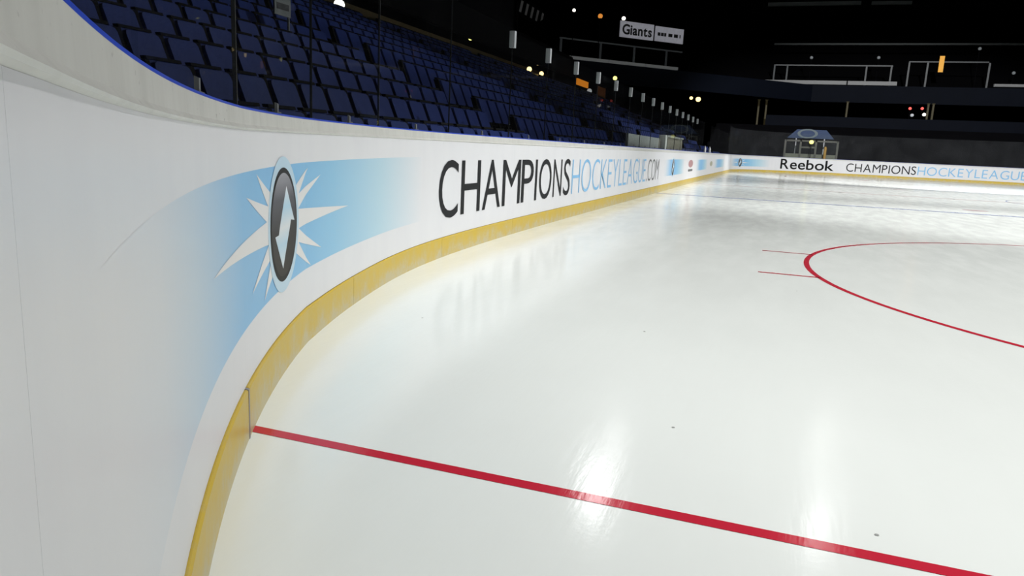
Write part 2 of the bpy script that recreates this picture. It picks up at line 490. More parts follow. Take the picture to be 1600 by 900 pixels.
# ------------------------------------------------------------------ boards
walls = {}
for key, txt in (('near', 'white rink boards of the near end'), ('left', 'white rink boards with blue printed band and big lettering along the left side'),
                 ('far', 'white rink boards with black and blue lettering across the far end'), ('right', 'white rink boards along the right side')):
    walls[key] = tag(empty('wall_' + key), txt, None, None, 'structure')
PITCH = 2.25; SEAM0 = 18.2
def side_of(s):
    x, y = plan_at(s)
    if y > 57.5: return 'far'
    if x > 24: return 'right'
    if y < -1.2 and x > 2.2: return 'near'
    return 'left' if x < 3 else ('far' if y > 40 else 'right')
count = int(LENGTH // PITCH); pitch2 = LENGTH / count
start = SEAM0 - pitch2 * int(SEAM0 / pitch2)
KICK_Z = .188
for i in range(count):
    s0 = start + i * pitch2; s1 = s0 + pitch2
    if s1 > LENGTH: s1 = LENGTH - .001
    wl = walls[side_of((s0 + s1) / 2)]
    g = .0003
    sweep(s0 + g, s1 - g, [(0, KICK_Z + .004), (0, 1.108), (-.09, 1.108), (-.09, KICK_Z + .004)]).build('board_panel', BOARD, wl)
    sweep(s0 + .002, s1 - .002, [(.012, 0), (.012, KICK_Z - .006), (.006, KICK_Z), (-.09, KICK_Z), (-.09, 0)]).build('kick_plate', KICK, wl)
    sweep(s0, s1, [(-.004, KICK_Z - .004), (-.004, KICK_Z + .008), (-.02, KICK_Z + .008), (-.02, KICK_Z - .004)]).build('joint_shade', GAP_SHADE, wl)  # dark recessed strip drawing the shadow line above the kick plate
    sweep(s0, s1, [(-.004, 1.106), (.005, 1.112), (.007, 1.116), (-.004, 1.128), (-.006, 1.182), (-.12, 1.182), (-.12, 1.106)]).build('cap_rail', CAP, wl)
    sweep(s0, s1, [(-.008, 1.180), (-.008, 1.190), (-.022, 1.193), (-.022, 1.180)]).build('trim_strip', BLUE_TRIM, wl)
# narrow steel joint where the goal line meets the boards
STEEL = plain('brushed_steel', (.36, .34, .37), .4, .6)
for s in (20.455, 37.95):
    sweep(s - .008, s + .008, [(.0145, .0), (.0145, KICK_Z), (.0, KICK_Z + .004), (0, 0)]).build('joint_cover', STEEL, walls['left'])

# ------------------------------------------------------------------ printed advertising on the boards
def fan(pts):
    return pts, [tuple(range(len(pts)))]
def ell(cs, cz, rs, rz, n=48):
    return [(cs + rs * math.cos(2 * math.pi * i / n), cz + rz * math.sin(2 * math.pi * i / n)) for i in range(n)]
def rect(s0, s1, z0, z1):
    return [(s0, z0), (s1, z0), (s1, z1), (s0, z1)], [(0, 1, 2, 3)]
def band(parent, s0, s1, z0, z1):
    off = .0003 if s0 < 25 else .002
    vs = []; uv = []; ss = samples(s0, s1)
    for q in ss:
        x, y = plan_at(q, off if s0 + .01 < q < s1 - .01 else -.0004)
        for z in (z0, z1): vs.append((x, y, z)); uv.append(((q - s0) / (s1 - s0), (z - z0) / (z1 - z0)))
    return MB().add(vs, [(2 * i, 2 * i + 2, 2 * i + 3, 2 * i + 1) for i in range(len(ss) - 1)], uv).build('printed_band', BAND, parent)
def emblem(parent, cs, cz, k, step=.03, small=False):
    """starburst with a grey oval and an ice-blue zigzag; k = size factor"""
    root = empty('emblem'); root.parent = parent
    tips = [(1.352, -.019), (.774, .20), (.534, .244), (-.547, .256), (-.758, .182), (-1.406, .006), (-.672, -.189), (-.424, -.268), (.578, -.283), (.784, -.213)]
    V = []; F = []
    for ds, dz in tips:
        L = math.hypot(ds, dz); a = math.atan2(dz, ds); hw = .062 if L > 1 else .045
        b0 = (cs + k * (.16 * math.cos(a) - hw * math.sin(a)), cz + k * (.16 * math.sin(a) + hw * math.cos(a)))
        b1 = (cs + k * (.16 * math.cos(a) + hw * math.sin(a)), cz + k * (.16 * math.sin(a) - hw * math.cos(a)))
        m = .30 + .06 * L
        c0 = (cs + k * (m * math.cos(a) - hw * .75 * math.sin(a)), cz + k * (m * math.sin(a) + hw * .75 * math.cos(a)))
        c1 = (cs + k * (m * math.cos(a) + hw * .75 * math.sin(a)), cz + k * (m * math.sin(a) - hw * .75 * math.cos(a)))
        o = len(V); V += [b1, c1, (cs + k * ds, cz + k * dz), c0, b0]; F.append((o, o + 1, o + 2, o + 3, o + 4))
    printed(V, F, .0014, 'starburst', WHITE_INK, root, step)
    printed(*fan(ell(cs, cz, .328 * k, .312 * k)), .0021, 'halo', HALO, root, step)
    printed(*fan(ell(cs, cz, .285 * k, .262 * k)), .0028, 'oval_border', BLACK_INK, root, step)
    printed(*fan(ell(cs, cz, .262 * k, .238 * k)), .0035, 'oval', RING, root, step)
    z = [(.06, .175), (.225, .0), (.150, .010), (.120, -.03), (-.03, -.20), (-.19, -.035), (-.115, -.035), (-.09, 0)]
    zz = [(cs + k * a, cz + k * b) for a, b in z]
    V = zz; F = [(0, 1, 2), (0, 2, 3, 7), (7, 3, 4), (7, 4, 6), (6, 4, 5)]
    printed(V, F, .0042, 'bolt', BOLT, root, step)
    return root
WL, WF = walls['left'], walls['far']
tag(band(WL, 18.5, 24.5, .40, .962), 'light blue printed band fading to white at both ends')
tag(emblem(WL, 21.31, .69, 1.0), 'white starburst emblem with dark grey oval and ice blue bolt')
BX = [(24.93, 25.47), (25.56, 26.14), (26.22, 26.83), (26.90, 27.58), (27.63, 28.13), (28.21, 28.30), (28.40, 29.0), (29.10, 29.55), (29.66, 30.04)]
tag(printed(*word_mesh('CHAMPIONS', 0, 0, .375, .925, -.002, boxes=BX), .004, 'lettering', INK, WL, .3), 'black CHAMPIONS lettering')
tag(printed(*word_mesh('HOCKEYLEAGUE', 30.15, 37.1, .375, .92, -.016), .004, 'lettering', SKY_INK, WL, .6), 'light blue HOCKEYLEAGUE lettering')
tag(printed(*word_mesh('.COM', 37.25, 39.2, .375, .91, -.016), .004, 'lettering', GREY_INK, WL, .6), 'grey .COM lettering')
band(WL, 40.0, 45.0, .42, .90); emblem(WL, 42.1, .66, .95, 1.0)
printed(*fan(ell(46.9, .74, .75, .14, 16)), .004, 'printed_mark', RUST_INK, WL, 1)
printed(*rect(46.2, 47.6, .46, .54), .004, 'printed_mark', GREY_INK, WL, 1)
band(WL, 48.6, 53.6, .45, .88)
printed(*fan(ell(55.6, .68, .7, .12, 16)), .004, 'printed_mark', OLIVE_INK, WL, 1)
band(WL, 57.0, 64.5, .45, .88)
band(WF, 70.6, 77.2, .42, .92); emblem(WF, 73.4, .67, 1.1, 1.0)
tag(printed(*word_mesh('Reebok', 78.15, 82.35, .33, 1.06, .012, .06), .004, 'lettering', BLACK_INK, WF, 2), 'bold black Reebok lettering')
tag(printed(*word_mesh('CHAMPIONS', 83.2, 87.85, .36, .95, -.002), .004, 'lettering', INK, WF, 2), 'black CHAMPIONS lettering')
tag(printed(*word_mesh('HOCKEYLEAGUE', 87.95, 94.7, .36, .95, -.008), .004, 'lettering', SKY_INK, WF, 2), 'light blue HOCKEYLEAGUE lettering')
tag(printed(*word_mesh('.COM', 94.85, 96.8, .36, .95, -.008), .004, 'lettering', GREY_INK, WF, 2), 'grey .COM lettering')

# ------------------------------------------------------------------ safety glass and its clamps
CLAMP = plain('clamp_grey', (.16, .17, .17), .5, .2)
GASKET = plain('glass_joint', (.008, .009, .01), .6)
GLASS_CLIP = plain('clip_white', (.42, .44, .46), .5)
joints = [20.70 - 1.37 * i for i in range(13, 0, -1)] + [20.70, 22.1, 23.52, 25.3, 27.2]
while joints[-1] < LENGTH * .6: joints.append(joints[-1] + 1.51)
for s, e in zip(joints, joints[1:]):
    x, y = plan_at((s + e) / 2)
    if y < 58 and x > 22: break
    if x < 0 and 32.6 < y < 36.2: continue          # open front of the players' bench
    key = side_of((s + e) / 2); low = key == 'left' and y > 8.3 and y < 50
    top = 2.42 if low else (3.0 if y < 30 else 2.95)
    sweep(s + .003, e - .003, [(-.050, 1.184), (-.050, top), (-.062, top), (-.062, 1.184)]).build('glass_pane', SCUFFED if y > 50 else GLASS, walls[key])
    if low and y < 31:
        sweep(s - .033, s + .033, [(-.020, top - .18), (-.020, top + .01), (-.085, top + .01), (-.085, top - .18)]).build('glass_clip', GLASS_CLIP, walls[key])
    if y < 30 and s > 20:
        jw = {20.70: .006, 23.52: .003}.get(s, .0008)
        sweep(s - jw, s + jw, [(-.049, 1.184), (-.049, top), (-.063, top), (-.063, 1.184)]).build('glass_joint', GASKET, walls[key])
    if y < 30:
        c = (s + e) / 2
        m = sweep(c - .04, c + .04, [(-.030, 1.18), (-.030, 1.200), (-.075, 1.200), (-.075, 1.18)])
        m2 = sweep(c - .012, c + .012, [(-.036, 1.198), (-.036, 1.237), (-.049, 1.242), (-.049, 1.198)])
        m.add(m2.v, m2.f, m2.uv)
        m.build('glass_clamp', CLAMP, walls[key])

# ------------------------------------------------------------------ arena shell
CONCRETE = plain('dark_concrete', (.012, .0125, .015), .9, var=.25, scale=1.2, spec=.1)
SHELL = plain('black_shell', (.004, .004, .005), .9, var=.3, scale=.4, spec=.05)
DKBLUE = plain('navy_fascia', (.004, .006, .012), .7, var=.2, scale=.8, spec=.1)
tag(MB().box(-42, 58, -26, 104, -.25, -.03).build('floor_service', CONCRETE), 'dark concrete floor around the rink', None, None, 'structure')
tag(MB().box(-42, 58, -26, 104, 24, 24.4).build('ceiling', SHELL), 'black arena roof', None, None, 'structure')
tag(MB().box(-42.4, -42, -26, 104, -.25, 24).build('wall_outer_left', SHELL), 'black outer wall behind the left stand', None, None, 'structure')
tag(MB().box(58, 58.4, -26, 104, -.25, 24).build('wall_outer_right', SHELL), 'black outer wall on the right', None, None, 'structure')
tag(MB().box(-42, 58, 104, 104.4, -.25, 24).build('wall_outer_far', SHELL), 'black outer wall at the far end', None, None, 'structure')
tag(MB().box(-42, 58, -26.4, -26, -.25, 24).build('wall_outer_near', SHELL), 'black outer wall at the near end', None, None, 'structure')

# ------------------------------------------------------------------ left stand: terraces
ROWS = 12; RX0 = 4.15; RDX = .85; RZ0 = .49; RDZ = .35
STAND_Y0, STAND_Y1 = -6.0, 61.0
stand = tag(empty('floor_terrace', (-8, 25, 0)), 'dark stepped terrace floor of the stand behind the left boards', None, None, 'structure')
def child(mb, name, mat, root):
    """build in world coordinates, then parent keeping the place"""
    o = mb.build(name, mat); o.parent = root; o.matrix_parent_inverse = Matrix.Translation(root.location).inverted(); return o
for k in range(ROWS):
    xf = -(RX0 + RDX * k) + .55; xb = -(RX0 + RDX * (k + 1)) + .55
    if k == ROWS - 1: xb -= .3
    child(MB().box(xb, xf, STAND_Y0, STAND_Y1, 0 if k == 0 else RZ0 + RDZ * (k - 1) - .02, RZ0 + RDZ * k), 'terrace_step', CONCRETE, stand)
AISLES = [(4.0, 5.0), (13.2, 14.25), (22.5, 23.5), (31.8, 32.8), (41.0, 42.0), (50.2, 51.2)]
STEPM = plain('aisle_step', (.03, .031, .036), .8)
for a, b in AISLES:
    for k in range(1, ROWS):
        x = -(RX0 + RDX * k) + .55
        child(MB().box(x, x + .28, a + .05, b - .05, RZ0 + RDZ * (k - 1), RZ0 + RDZ * (k - 1) + .175), 'aisle_step', STEPM, stand)

# ------------------------------------------------------------------ seats
SEAT_BLUE = plain('seat_blue', (.017, .036, .185), .5, var=.25, scale=3)
SEAT_BLACK = plain('seat_frame_shade', (.004, .004, .005), .7, spec=.2)  # black for the seat frame and for the shade between seats
def leaned(mb, ang=23, z0=.34):
    t = math.tan(math.radians(ang))
    mb.v = [(x - (z - z0) * t if z > z0 else x, y, z) for x, y, z in mb.v]
    return mb
def seat_parts():
    back = leaned(MB().slab(.41, .44, .035, .05, 0, 0, .40, .012))
    pan = leaned(MB().slab(.415, .46, .05, .045, .085, 0, .36, .006))
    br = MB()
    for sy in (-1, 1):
        br.box(-.05, .05, sy * .2325 - .024, sy * .2325 + .024, .26, .83)  # widened black plates paint the shade seen in the gaps between seats
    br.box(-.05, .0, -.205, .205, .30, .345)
    br.box(-.045, .02, -.2, .2, .84, .87)  # black strip along the top of the backrest
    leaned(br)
    leg = MB().box(-.035, .015, -.03, .03, 0, .31).box(-.06, .05, -.06, .06, 0, .02)
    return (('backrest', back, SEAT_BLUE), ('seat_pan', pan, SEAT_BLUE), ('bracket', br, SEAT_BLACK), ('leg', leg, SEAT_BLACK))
ORD = ['first', 'second', 'third', 'fourth', 'fifth', 'sixth', 'seventh', 'eighth', 'ninth', 'tenth', 'eleventh', 'twelfth']
spots = []
for k in range(ROWS):
    y = 6.585 + .2575 - .515 * 22
    while y < 56.5:
        if not any(a - .2 < y < b + .2 for a, b in AISLES):
            p = Vector((-(RX0 + RDX * k), y, RZ0 + RDZ * k))
            spots.append((p, k))
        y += .515
def in_view(p):
    v = p + Vector((0, 0, .6)) - EYE
    c = Vector((v.dot(rx), v.dot(ry), -v.dot(rz)))
    if c.z < .5: return False
    X = 800 + FPX * c.x / c.z; Y = 450 - FPX * c.y / c.z
    return X > 150 and Y > -10
vis = sorted([q for q in spots if in_view(q[0])], key=lambda q: (q[0] - EYE).length)
near = vis[:300]; near_ids = {id(q) for q in near}
proto = None
def place_seat(p, k):
    global proto
    r = empty('stadium_seat', p)
    if proto is None:
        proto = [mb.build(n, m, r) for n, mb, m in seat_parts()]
    else:
        for q in proto:
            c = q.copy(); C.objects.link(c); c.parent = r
    side = 'before the aisle' if p.y < 13.5 else 'beyond the aisle'
    return tag(r, 'dark blue folding seat in the %s row up, %s' % (ORD[k], side), 'seat', 'blue seats in the %s row %s' % (ORD[k], side))
for p, k in near: place_seat(p, k)
rest = MB(); parts = seat_parts()
restd = MB()
for q in spots:
    if id(q) in near_ids: continue
    for n, mb, m in parts:
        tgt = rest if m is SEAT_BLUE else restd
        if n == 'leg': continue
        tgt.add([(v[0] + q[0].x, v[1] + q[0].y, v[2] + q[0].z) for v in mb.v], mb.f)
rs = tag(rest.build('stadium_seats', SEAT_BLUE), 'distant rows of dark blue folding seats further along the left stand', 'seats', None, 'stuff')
ro = restd.build('brackets_shade', SEAT_BLACK, rs); ro['kind'] = 'stuff'

# sign on a post standing among the seats
SIGN_GREY = plain('sign_grey', (.20, .21, .22), .6)
SIGN_DARK = plain('sign_dark', (.03, .03, .035), .6)
r = tag(empty('row_sign', (-8.0, 10.72, RZ0 + RDZ * 5)), 'small grey sign board on a thin post standing among the blue seats', 'sign')
MB().box(-.015, .015, .15, .18, 0, .95).build('post', SIGN_GREY, r)
sb = MB().box(-.01, .02, -.22, .2, .78, 1.06).build('sign_board', SIGN_GREY, r)
MB().box(.02, .024, -.17, .15, .87, .97).build('print_panel', SIGN_DARK, sb)

# ------------------------------------------------------------------ concourse behind the stand, with its lamps
BX_ = -(RX0 + RDX * (ROWS - 1)) - .65           # back of the top row
con = tag(empty('wall_gallery', (-16, 25, 0)), 'dark concourse gallery with a brown parapet above the top seat row', None, None, 'structure')
PARAPET = plain('parapet_brown', (.16, .11, .05), .7)
child(MB().box(BX_ - .15, BX_, STAND_Y0, STAND_Y1, 4.2, 5.15), 'back_wall', CONCRETE, con)
child(MB().box(BX_ - .35, BX_ + .03, STAND_Y0, STAND_Y1, 5.15, 5.32), 'parapet', PARAPET, con)
child(MB().box(-19.0, BX_ - .15, STAND_Y0, 67, 4.1, 4.3), 'floor_slab', CONCRETE, con)
child(MB().box(-19.2, -19.0, STAND_Y0, STAND_Y1, 4.1, 7.0), 'rear_wall', PARAPET, con)

# upper balcony: left side, the cut corner and the far end
FX = -16.0
balc = tag(empty('wall_balcony', (-18, 30, 0)), 'black upper balcony running round the left side, corner and far end', None, None, 'structure')
D0, D1 = (-16.0, 58.0), (2.0, 76.0)
child(MB().box(FX - .3, FX, -10, 58, 6.55, 8.0), 'fascia', SHELL, balc)
child(MB().obox(D0, D1, .3, 6.4, 7.9), 'fascia', DKBLUE, balc)
child(MB().box(2.0, 44, 75.85, 76.15, 6.4, 7.9), 'fascia', DKBLUE, balc)
def wedge(pts_low, pts_high, z0, z1):
    """sloping tier between two ground polylines"""
    mb = MB(); n = len(pts_low)
    vs = [(*p, z0) for p in pts_low] + [(*p, z1) for p in pts_high] + [(*p, z0 - .4) for p in pts_low] + [(*p, z1 - .4) for p in pts_high]
    fs = []
    for i in range(n - 1):
        fs += [(i, i + 1, n + i + 1, n + i), (2 * n + i + 1, 2 * n + i, 3 * n + i, 3 * n + i + 1), (i + 1, i, 2 * n + i, 2 * n + i + 1), (n + i, n + i + 1, 3 * n + i + 1, 3 * n + i)]
    return mb.add(vs, fs)
child(wedge([(FX - .3, -10), (FX - .3, 58), (2, 76.2), (44, 76.2)], [(-36, -10), (-36, 66), (-6, 96), (44, 96)], 7.0, 17.0), 'upper_tier', SHELL, balc)

# lower stand at the far end
fs_ = tag(empty('floor_far_terrace', (12, 68, 0)), 'black stepped stand behind the far end boards with a navy front', None, None, 'structure')
child(MB().box(-6, 44, 65.6, 65.9, 0, 2.2), 'front_wall', SHELL, fs_)
for k in range(9):
    child(MB().box(-6, 44, 65.9 + .85 * k, 66.75 + .85 * k, 0, 1.3 + .34 * k), 'terrace_step', SHELL, fs_)
child(MB().box(-6, 44, 73.55, 77, 0, 3.9), 'platform', SHELL, fs_)
child(MB().box(-1.7, 44, 73.3, 73.5, 3.9, 4.95), 'front_band', DKBLUE, fs_)

# pale ledges and rails on the corner and far balcony; an added faint glow stands in for light they catch
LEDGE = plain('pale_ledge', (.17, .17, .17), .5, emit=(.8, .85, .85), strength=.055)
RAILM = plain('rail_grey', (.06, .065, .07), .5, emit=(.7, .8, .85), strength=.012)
def along(t, off=0.0):
    d = Vector((1, 1)).normalized()
    return (D0[0] + d.x * t + d.y * off, D0[1] + d.y * t - d.x * off)
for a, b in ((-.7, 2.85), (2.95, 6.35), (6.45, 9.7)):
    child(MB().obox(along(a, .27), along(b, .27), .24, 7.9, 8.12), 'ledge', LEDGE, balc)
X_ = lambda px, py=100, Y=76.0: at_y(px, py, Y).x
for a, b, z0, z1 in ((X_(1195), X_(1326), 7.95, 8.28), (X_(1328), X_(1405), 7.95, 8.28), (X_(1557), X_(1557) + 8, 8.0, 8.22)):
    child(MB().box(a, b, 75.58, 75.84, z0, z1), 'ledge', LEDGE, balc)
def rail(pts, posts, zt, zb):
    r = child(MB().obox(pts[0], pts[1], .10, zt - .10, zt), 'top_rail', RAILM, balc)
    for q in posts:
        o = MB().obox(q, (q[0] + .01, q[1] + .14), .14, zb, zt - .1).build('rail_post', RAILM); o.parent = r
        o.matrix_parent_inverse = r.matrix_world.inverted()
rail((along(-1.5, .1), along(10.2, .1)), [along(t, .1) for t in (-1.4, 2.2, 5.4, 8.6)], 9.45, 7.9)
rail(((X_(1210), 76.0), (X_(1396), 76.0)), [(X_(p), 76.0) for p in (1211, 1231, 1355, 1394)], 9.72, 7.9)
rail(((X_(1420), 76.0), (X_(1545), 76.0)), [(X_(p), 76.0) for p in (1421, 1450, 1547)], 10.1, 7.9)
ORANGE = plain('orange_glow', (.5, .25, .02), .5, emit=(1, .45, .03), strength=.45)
p = at_y(1469, 113, 75.9)
r = tag(empty('orange_upright', p), 'glowing orange upright panel on the far balcony', 'light')
MB().box(-.19, .19, -.05, .05, 0, 1.38).build('panel', ORANGE, r); MB().box(-.24, .24, -.07, .07, -.06, 0).build('foot', SHELL, r)

# sign boards on the corner of the upper tier
SIGN_W = plain('sign_white', (.55, .55, .6), .6, emit=(.7, .7, .8), strength=.16, var=.2)
SIGN_INK = plain('sign_ink', (.01, .01, .012), .6)
def corner_sign(label, t0, t1, z0, z1, word, weight, zt0, zt1, pad):
    a, b = along(t0, .35), along(t1, .35)
    r = tag(empty('sign_board', (*a, z0)), label, 'sign')
    child(MB().obox(a, b, .12, z0, z1), 'board', SIGN_W, r)
    child(MB().obox(along(t0 - .04, .27), along(t1 + .04, .27), .04, z0 - .05, z1 + .05), 'frame', SHELL, r)
    V, F = word_mesh(word, t0 + pad, t1 - pad, zt0, zt1, weight, .05)
    mb = MB(); vs = []
    for t, z in V:
        q = along(t, .416); vs.append((q[0], q[1], z))
    child(mb.add(vs, F), 'lettering', SIGN_INK, r)
t_of = lambda px, py: None
corner_sign('white sign board with black Giants lettering on the corner upper tier', 3.75, 6.95, 9.98, 11.2, 'Giants', .03, 10.2, 10.98, .18)
r = empty('sign_board', (*along(7.15, .35), 10.0)); tag(r, 'pale sign board with a row of small dark marks beside the Giants sign', 'sign')
child(MB().obox(along(7.15, .35), along(9.95, .35), .12, 10.0, 11.15), 'board', SIGN_W, r)
child(MB().obox(along(7.11, .27), along(9.99, .27), .04, 9.95, 11.2), 'frame', SHELL, r)
for a, b in ((7.35, 7.62), (7.68, 7.95), (8.0, 8.2), (8.42, 8.82), (8.98, 9.38), (9.55, 9.65)):
    child(MB().obox(along(a, .417), along(b, .417), .012, 10.42, 10.68), 'printed_mark', SIGN_INK, r)

# ------------------------------------------------------------------ small lamps glowing in the dark
def glow(name, col, strength):
    return plain('glow_' + name, tuple(c * .8 for c in col), .5, emit=col, strength=strength)
WARM = glow('warm', (1, .72, .30), 2.2); WHITE_G = glow('white', (1, .95, .85), 2.0); YELG = glow('yellow', (1, .95, .25), 1.6)
AMBER = glow('amber', (1, .36, .06), .55); REDG = glow('red', (1, .12, .10), 1.2); DIMW = glow('dim', (.8, .85, .9), .25); FAINT = glow('faint', (.35, .38, .4), .12)
def tier_under(x, y):
    d = max(FX - .3 - x, ((y - x) - 74.3) / math.sqrt(2), y - 76.2)
    return 6.6 + 10 * d / 19.7 if d > 0 else None
def terrace_z(x):
    k = math.floor((-x + .55 - RX0) / RDX)
    return RZ0 + RDZ * k if 0 <= k < ROWS else (4.3 if k >= ROWS else -.03)
def lamp(p, r, mat, label, group=None, base=None):
    o = tag(empty('small_lamp', p), label, 'lamp', group)
    MB().lathe((0, 0, 0), [(r * .5, -r * .9), (r * .9, -r * .45), (r, 0), (r * .8, r * .55), (r * .35, r * .85)], 10).build('bulb', mat, o, True)
    u = tier_under(p[0], p[1])
    if base is None and u is not None and p[2] < u:
        MB().lathe((0, 0, r * .7), [(r * .45, 0), (r * .5, r * .5), (.025, r * .9), (.025, u - p[2] - r * .7 + .05)], 8).build('stem', SHELL, o)
    else:
        b = base if base is not None else (u + .4 if u is not None else terrace_z(p[0]))
        MB().lathe((0, 0, -r * .7), [(.03, b - p[2] + r * .7), (.03, -r * .8), (r * .5, -r * .4), (r * .45, 0)], 8).build('stem', SHELL, o)
    return o
for px, py, m, rr in ((827, 108, WARM, .15), (846, 115, WARM, .14), (864, 128, WARM, .15)):
    lamp(at_x(px, py, -13.95), rr, m, 'warm lamp glowing in front of the brown parapet above the left seats', 'warm concourse lamps')
lamp(at_x(841, 100, -16.8), .10, WARM, 'smallest faint warm lamp over the concourse lamps')
lamp(at_x(530, 7, -17.0), .22, WHITE_G, 'bright oval cream lamp above the nearer left seats')
lamp(at_x(735, 60, -16.6), .11, YELG, 'single yellow lamp above the brown parapet')
lamp(at_x(897, 16, -16.1), .13, WHITE_G, 'white lamp standing on the dark left balcony front', base=8.0)
lamp(at_x(938, 25, -14.2), .19, AMBER, 'orange lamp standing above the dark corner balcony', base=8.0)
lamp(Vector((*along(4.05, .3), 11.4)), .16, WHITE_G, 'white lamp on top of the Giants sign', base=11.26)
lamp(at_x(961, 122, -12.4), .16, YELG, 'round yellow green lamp under the corner balcony')
lamp(at_x(921, 142, -14.6), .20, DIMW, 'dim grey lamp below the orange panel')
for px, py in ((1080, 153), (1091, 155)):
    lamp(at_y(px, py, 74), .24 if px > 1085 else .16, WARM, 'warm lamp of a pair under the corner balcony', 'pair of warm lamps')
for px, py in ((1422, 169.5), (1441, 169.5)):
    lamp(at_y(px, py, 75), .13, REDG, 'red lamp of a pair in the far stand opening', 'pair of red lamps', base=3.9)
for px, py in ((1425, 180), (1444, 179)):
    lamp(at_y(px, py, 75), .15, DIMW if px < 1430 else WHITE_G, 'pale lamp of a pair under the red lamps', 'pair of pale lamps', base=3.9)
for px, py in ((926, 169), (937, 170), (948, 170)):
    lamp(at_x(px, py, -13.6), .13, DIMW, 'tiny pale lamp in a row at the top of the left seats', 'tiny pale lamps in a row')
for px, py in ((928, 161), (940, 162), (951, 162)):
    lamp(at_x(px, py, -13.9), .09, DIMW, 'tiny dim lamp just above the row of pale lamps', 'tiny dim upper lamps')
for px, py in ((1268, 90), (1373, 90), (1531, 76), (1584, 114)):
    lamp(at_y(px, py, 77.5), .15, FAINT, 'tiny grey light spot on the far balcony', 'grey light spots on the far balcony')
for px, py in ((274, 69), (293, 79), (273, 84), (255, 96)):
    lamp(at_x(px, py, -9.4 if px != 273 else -9.9), .045, WARM if px != 293 else WHITE_G, 'tiny warm light point in the dark corner seats', 'light points in the dark corner')
# orange lit panel and brown door at the end of the concourse
c0 = at_x(901, 134, -14.9); c1 = at_x(919, 123, -14.9)
r = tag(empty('lit_panel', c0), 'orange lit panel at the end of the concourse', 'panel')
MB().box(-.05, .05, 0, c1.y - c0.y, .1, .55).build('panel', plain('orange_panel', (.6, .25, .03), .5, emit=(1, .3, .02), strength=.38), r)
MB().box(-.08, .06, -.1, c1.y - c0.y + .1, -.1, 0).build('sill', SHELL, r)
c0 = at_x(930, 160, -15.0)
r = tag(empty('brown_door', (c0.x, c0.y, 4.3)), 'tall brown doorway under the corner balcony', 'door')
MB().box(-.05, .03, 0, 3.4, 0, 2.0).build('door_leaf', plain('brown_door', (.10, .035, .012), .6, emit=(.5, .16, .04), strength=.03), r)
MB().box(-.1, .08, -.2, 0, 0, 2.2).box(-.1, .08, 3.4, 3.6, 0, 2.2).box(-.1, .08, -.2, 3.6, 2.0, 2.2).build('door_frame', SHELL, r)
# faint beams and upper edges in the dark far end
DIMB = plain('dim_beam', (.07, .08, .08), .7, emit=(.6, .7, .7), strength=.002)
for a, b, Y, wd, lab in (((1200, 7), (1345, 10), 84, .35, 'faint long roof beam over the far end'), ((1362, 5), (1425, 4), 84, .3, 'faint short roof beam over the far end')):
    p, q = at_y(*a, Y), at_y(*b, Y)
    r = tag(empty('roof_beam', p), lab, 'beam')
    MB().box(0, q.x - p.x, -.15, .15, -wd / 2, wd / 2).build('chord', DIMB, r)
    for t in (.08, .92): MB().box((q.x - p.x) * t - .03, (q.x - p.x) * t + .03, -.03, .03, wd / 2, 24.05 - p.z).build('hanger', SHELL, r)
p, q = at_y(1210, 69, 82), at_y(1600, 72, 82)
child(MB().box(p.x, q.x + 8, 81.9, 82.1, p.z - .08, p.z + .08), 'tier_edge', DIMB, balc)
p = at_x(811, 8, -22)
r = tag(empty('dark_banner', (-22, p.y, p.z - .6)), 'dark banner with blurred grey marks high on the upper left tier', 'banner')
MB().box(-.06, 0, -.6, 9.0, -.2, 1.4).build('cloth', SHELL, r)
MB().box(-.3, -.08, 0, .2, -2.25, 1.3).box(-.3, -.08, 7.6, 7.8, -2.25, 1.3).build('stand', SHELL, r)
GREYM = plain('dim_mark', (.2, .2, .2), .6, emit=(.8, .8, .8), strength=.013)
for i in range(5):
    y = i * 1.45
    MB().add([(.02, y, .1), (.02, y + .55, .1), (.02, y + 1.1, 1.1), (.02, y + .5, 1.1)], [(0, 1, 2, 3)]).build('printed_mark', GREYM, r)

# posts under the far balcony
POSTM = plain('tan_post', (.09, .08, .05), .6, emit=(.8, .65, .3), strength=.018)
for px in (1187, 1199, 1326, 1453, 1461):
    q = at_y(px, 150, 74.8)
    r = tag(empty('balcony_post', (q.x, 74.8, 3.9)), 'thin tan post under the far balcony', 'post', 'tan posts under the far balcony')
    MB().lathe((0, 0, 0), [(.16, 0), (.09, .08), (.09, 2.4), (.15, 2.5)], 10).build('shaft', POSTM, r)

# ------------------------------------------------------------------ behind the boards: benches, booth, bottles
PANEL_G = plain('grey_panel', (.30, .31, .31), .6, var=.15)
r = tag(empty('bench_screen', (-3.42, 17.4, 0)), 'long pale grey screen panel behind the left boards', 'screen')
MB().box(-.03, .03, 0, 4.8, 1.21, 1.5).build('panel', PANEL_G, r)
for i in range(4): MB().box(-.06, -.03, .05 + i * 1.5, .11 + i * 1.5, 0, 1.5).build('post', STEEL, r)
TAN_P = plain('tan_panel', (.22, .20, .16), .6)
r = tag(empty('bench_booth', (-3.45, 23.3, 0)), 'tan bench booth with a white corner post behind the left boards', 'booth')
MB().box(-.1, .1, -.3, .1, 0, 1.62).build('corner_post', plain('white_post', (.6, .6, .58), .5), r)
MB().box(-.05, .05, .1, 4.2, 0, 1.58).build('panel', TAN_P, r)
MB().box(-.09, .09, .1, 4.2, 1.58, 1.63).build('top_rail', PANEL_G, r)
BOT = plain('white_bottle', (.8, .8, .8), .35)
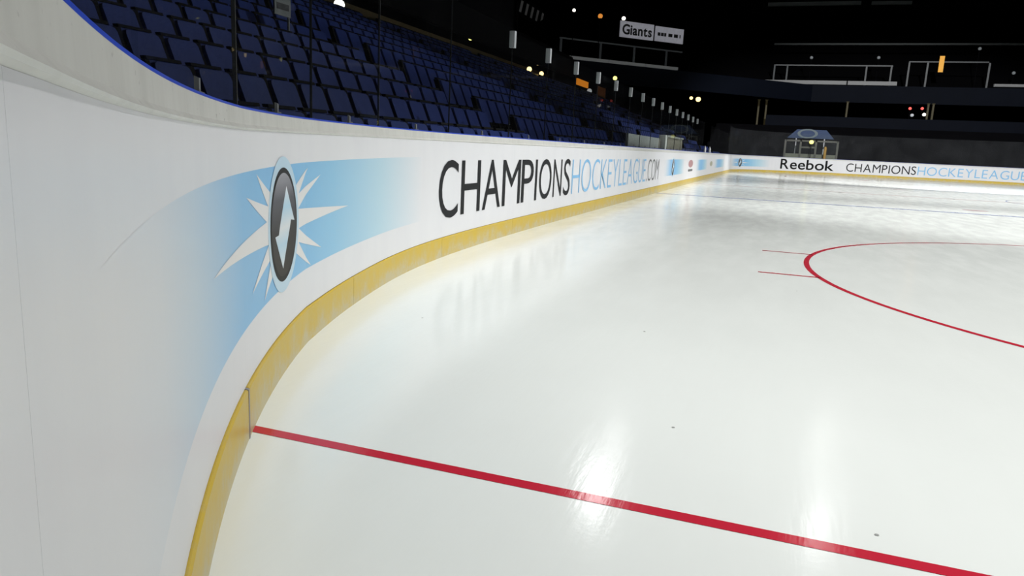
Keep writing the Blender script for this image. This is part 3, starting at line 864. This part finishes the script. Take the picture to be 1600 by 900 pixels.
for i, px in enumerate((1101.5, 1109)):
    q = at_x(px, 236, -3.17)
    r = tag(empty('water_bottle', (-3.185, q.y, 1.183)), 'white bottle standing on top of the left boards', 'bottle', 'white bottles on the boards')
    MB().lathe((0, 0, 0), [(.05, 0), (.055, .02), (.055, .19), (.035, .23)], 12).build('body', BOT, r, True)
    MB().lathe((0, 0, .23), [(.03, 0), (.03, .03), (.015, .04), (.012, .06)], 12).build('cap', BOT, r)
# goal judge booth behind the far boards
YB = 62.0
zof = lambda px, py: at_y(px, py, YB).z
xof = lambda px: at_y(px, 235, YB).x
r = tag(empty('goal_judge_booth', (xof(1226), YB, 0)), 'glazed booth with dull frames behind the far boards under the blue banner', 'booth')
ox = xof(1226)
BF = plain('booth_frame', (.10, .095, .08), .6); BG = SCUFFED
top = zof(1260, 219)
for px in (1226, 1250, 1274, 1308):
    x = xof(px) - ox; MB().box(x - .07, x + .07, 0, .12, 0, top).build('frame_post', BF, r)
MB().box(0, xof(1308) - ox, .0, .12, top - .12, top).build('top_rail', BF, r)
MB().box(xof(1251) - ox, xof(1273) - ox, .02, .10, zof(1260, 229) - .12, zof(1260, 229)).build('cross_rail', BF, r)
for a, b in ((1226, 1250), (1250, 1274), (1274, 1308)):
    MB().box(xof(a) - ox + .07, xof(b) - ox - .07, .05, .07, .9, top - .12).build('glass_pane', SCUFFED, r)
MB().box(0, xof(1308) - ox, .1, .16, 0, 1.5).build('rear_panel', TAN_P, r)
x = xof(1289)
r = tag(empty('amber_post', (x, YB - .3, 0)), 'slim amber post beside the far booth', 'post')
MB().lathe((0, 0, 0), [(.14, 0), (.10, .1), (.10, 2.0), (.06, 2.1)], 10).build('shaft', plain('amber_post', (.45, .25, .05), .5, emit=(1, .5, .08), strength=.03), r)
lamp(at_y(1268, 222, YB - .35), .16, YELG, 'oval yellow lamp on the far booth', base=-.03)
q0, q1 = at_y(1230, 214, 63.2), at_y(1305, 205, 63.2)
r = tag(empty('blue_banner', (q0.x, 63.2, q0.z)), 'blue banner with a pale oval ring above the far booth', 'banner')
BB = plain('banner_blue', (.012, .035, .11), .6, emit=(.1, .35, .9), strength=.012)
wd = q1.x - q0.x; ht = .62
MB().add([(0, 0, -.05), (wd, 0, -.05), (wd * .82, 0, ht), (wd * .2, 0, ht), (0, .06, -.05), (wd, .06, -.05), (wd * .82, .06, ht), (wd * .2, .06, ht)],
         [(0, 1, 2, 3), (7, 6, 5, 4), (0, 4, 5, 1), (1, 5, 6, 2), (2, 6, 7, 3), (3, 7, 4, 0)]).build('cloth', BB, r)
vs = []; n = 28; cxx = wd * .43
for i in range(n):
    a = 2 * math.pi * i / n
    for k in (.72, 1.0): vs.append((cxx + .75 * k * math.cos(a), -.02, ht * .5 + .36 * k * math.sin(a)))
MB().add(vs, [(2 * i, 2 * i + 1, (2 * i + 3) % (2 * n), (2 * i + 2) % (2 * n)) for i in range(n)]).build('ring_mark', plain('ring_pale', (.14, .18, .2), .6), r)
for i in (0, 1): MB().box(wd * (.2 + .6 * i) - .04, wd * (.2 + .6 * i) + .04, .02, .08, -q0.z, 0).build('pole', STEEL, r)

# ------------------------------------------------------------------ floodlights
HOUSING = plain('lamp_housing', (.02, .02, .022), .5, .4)
for i, (pos, aim, watts, cone) in enumerate(LAMPS):
    r = tag(empty('floodlight', pos), 'black round floodlight hanging under the arena roof', 'floodlight', 'floodlights under the roof')
    d = (Vector(aim) - Vector(pos)).normalized(); rot = d.to_track_quat('-Z', 'Y').to_euler()
    r.rotation_euler = rot
    mb = MB(); n = 20; vs = []
    for rad, h in ((.42, .0), (.40, .35), (.22, .6), (.10, .66)):
        for j in range(n): vs.append((rad * math.cos(2 * math.pi * j / n), rad * math.sin(2 * math.pi * j / n), h))
    fs = [(a * n + j, a * n + (j + 1) % n, (a + 1) * n + (j + 1) % n, (a + 1) * n + j) for a in range(3) for j in range(n)]
    fs.append(tuple(3 * n + j for j in range(n)))
    mb.add(vs, fs).build('housing', HOUSING, r)
    MB().box(-.03, .03, -.03, .03, .6, 1.1).build('yoke', HOUSING, r)
    ld = bpy.data.lights.new('beam', 'SPOT'); ld.energy = watts; ld.spot_size = math.radians(cone); ld.spot_blend = .35
    ld.shadow_soft_size = .36; ld.color = (1.0, 1.0, 1.0)
    lo = bpy.data.objects.new('beam', ld); C.objects.link(lo); lo.parent = r; lo.location = (0, 0, -.02)
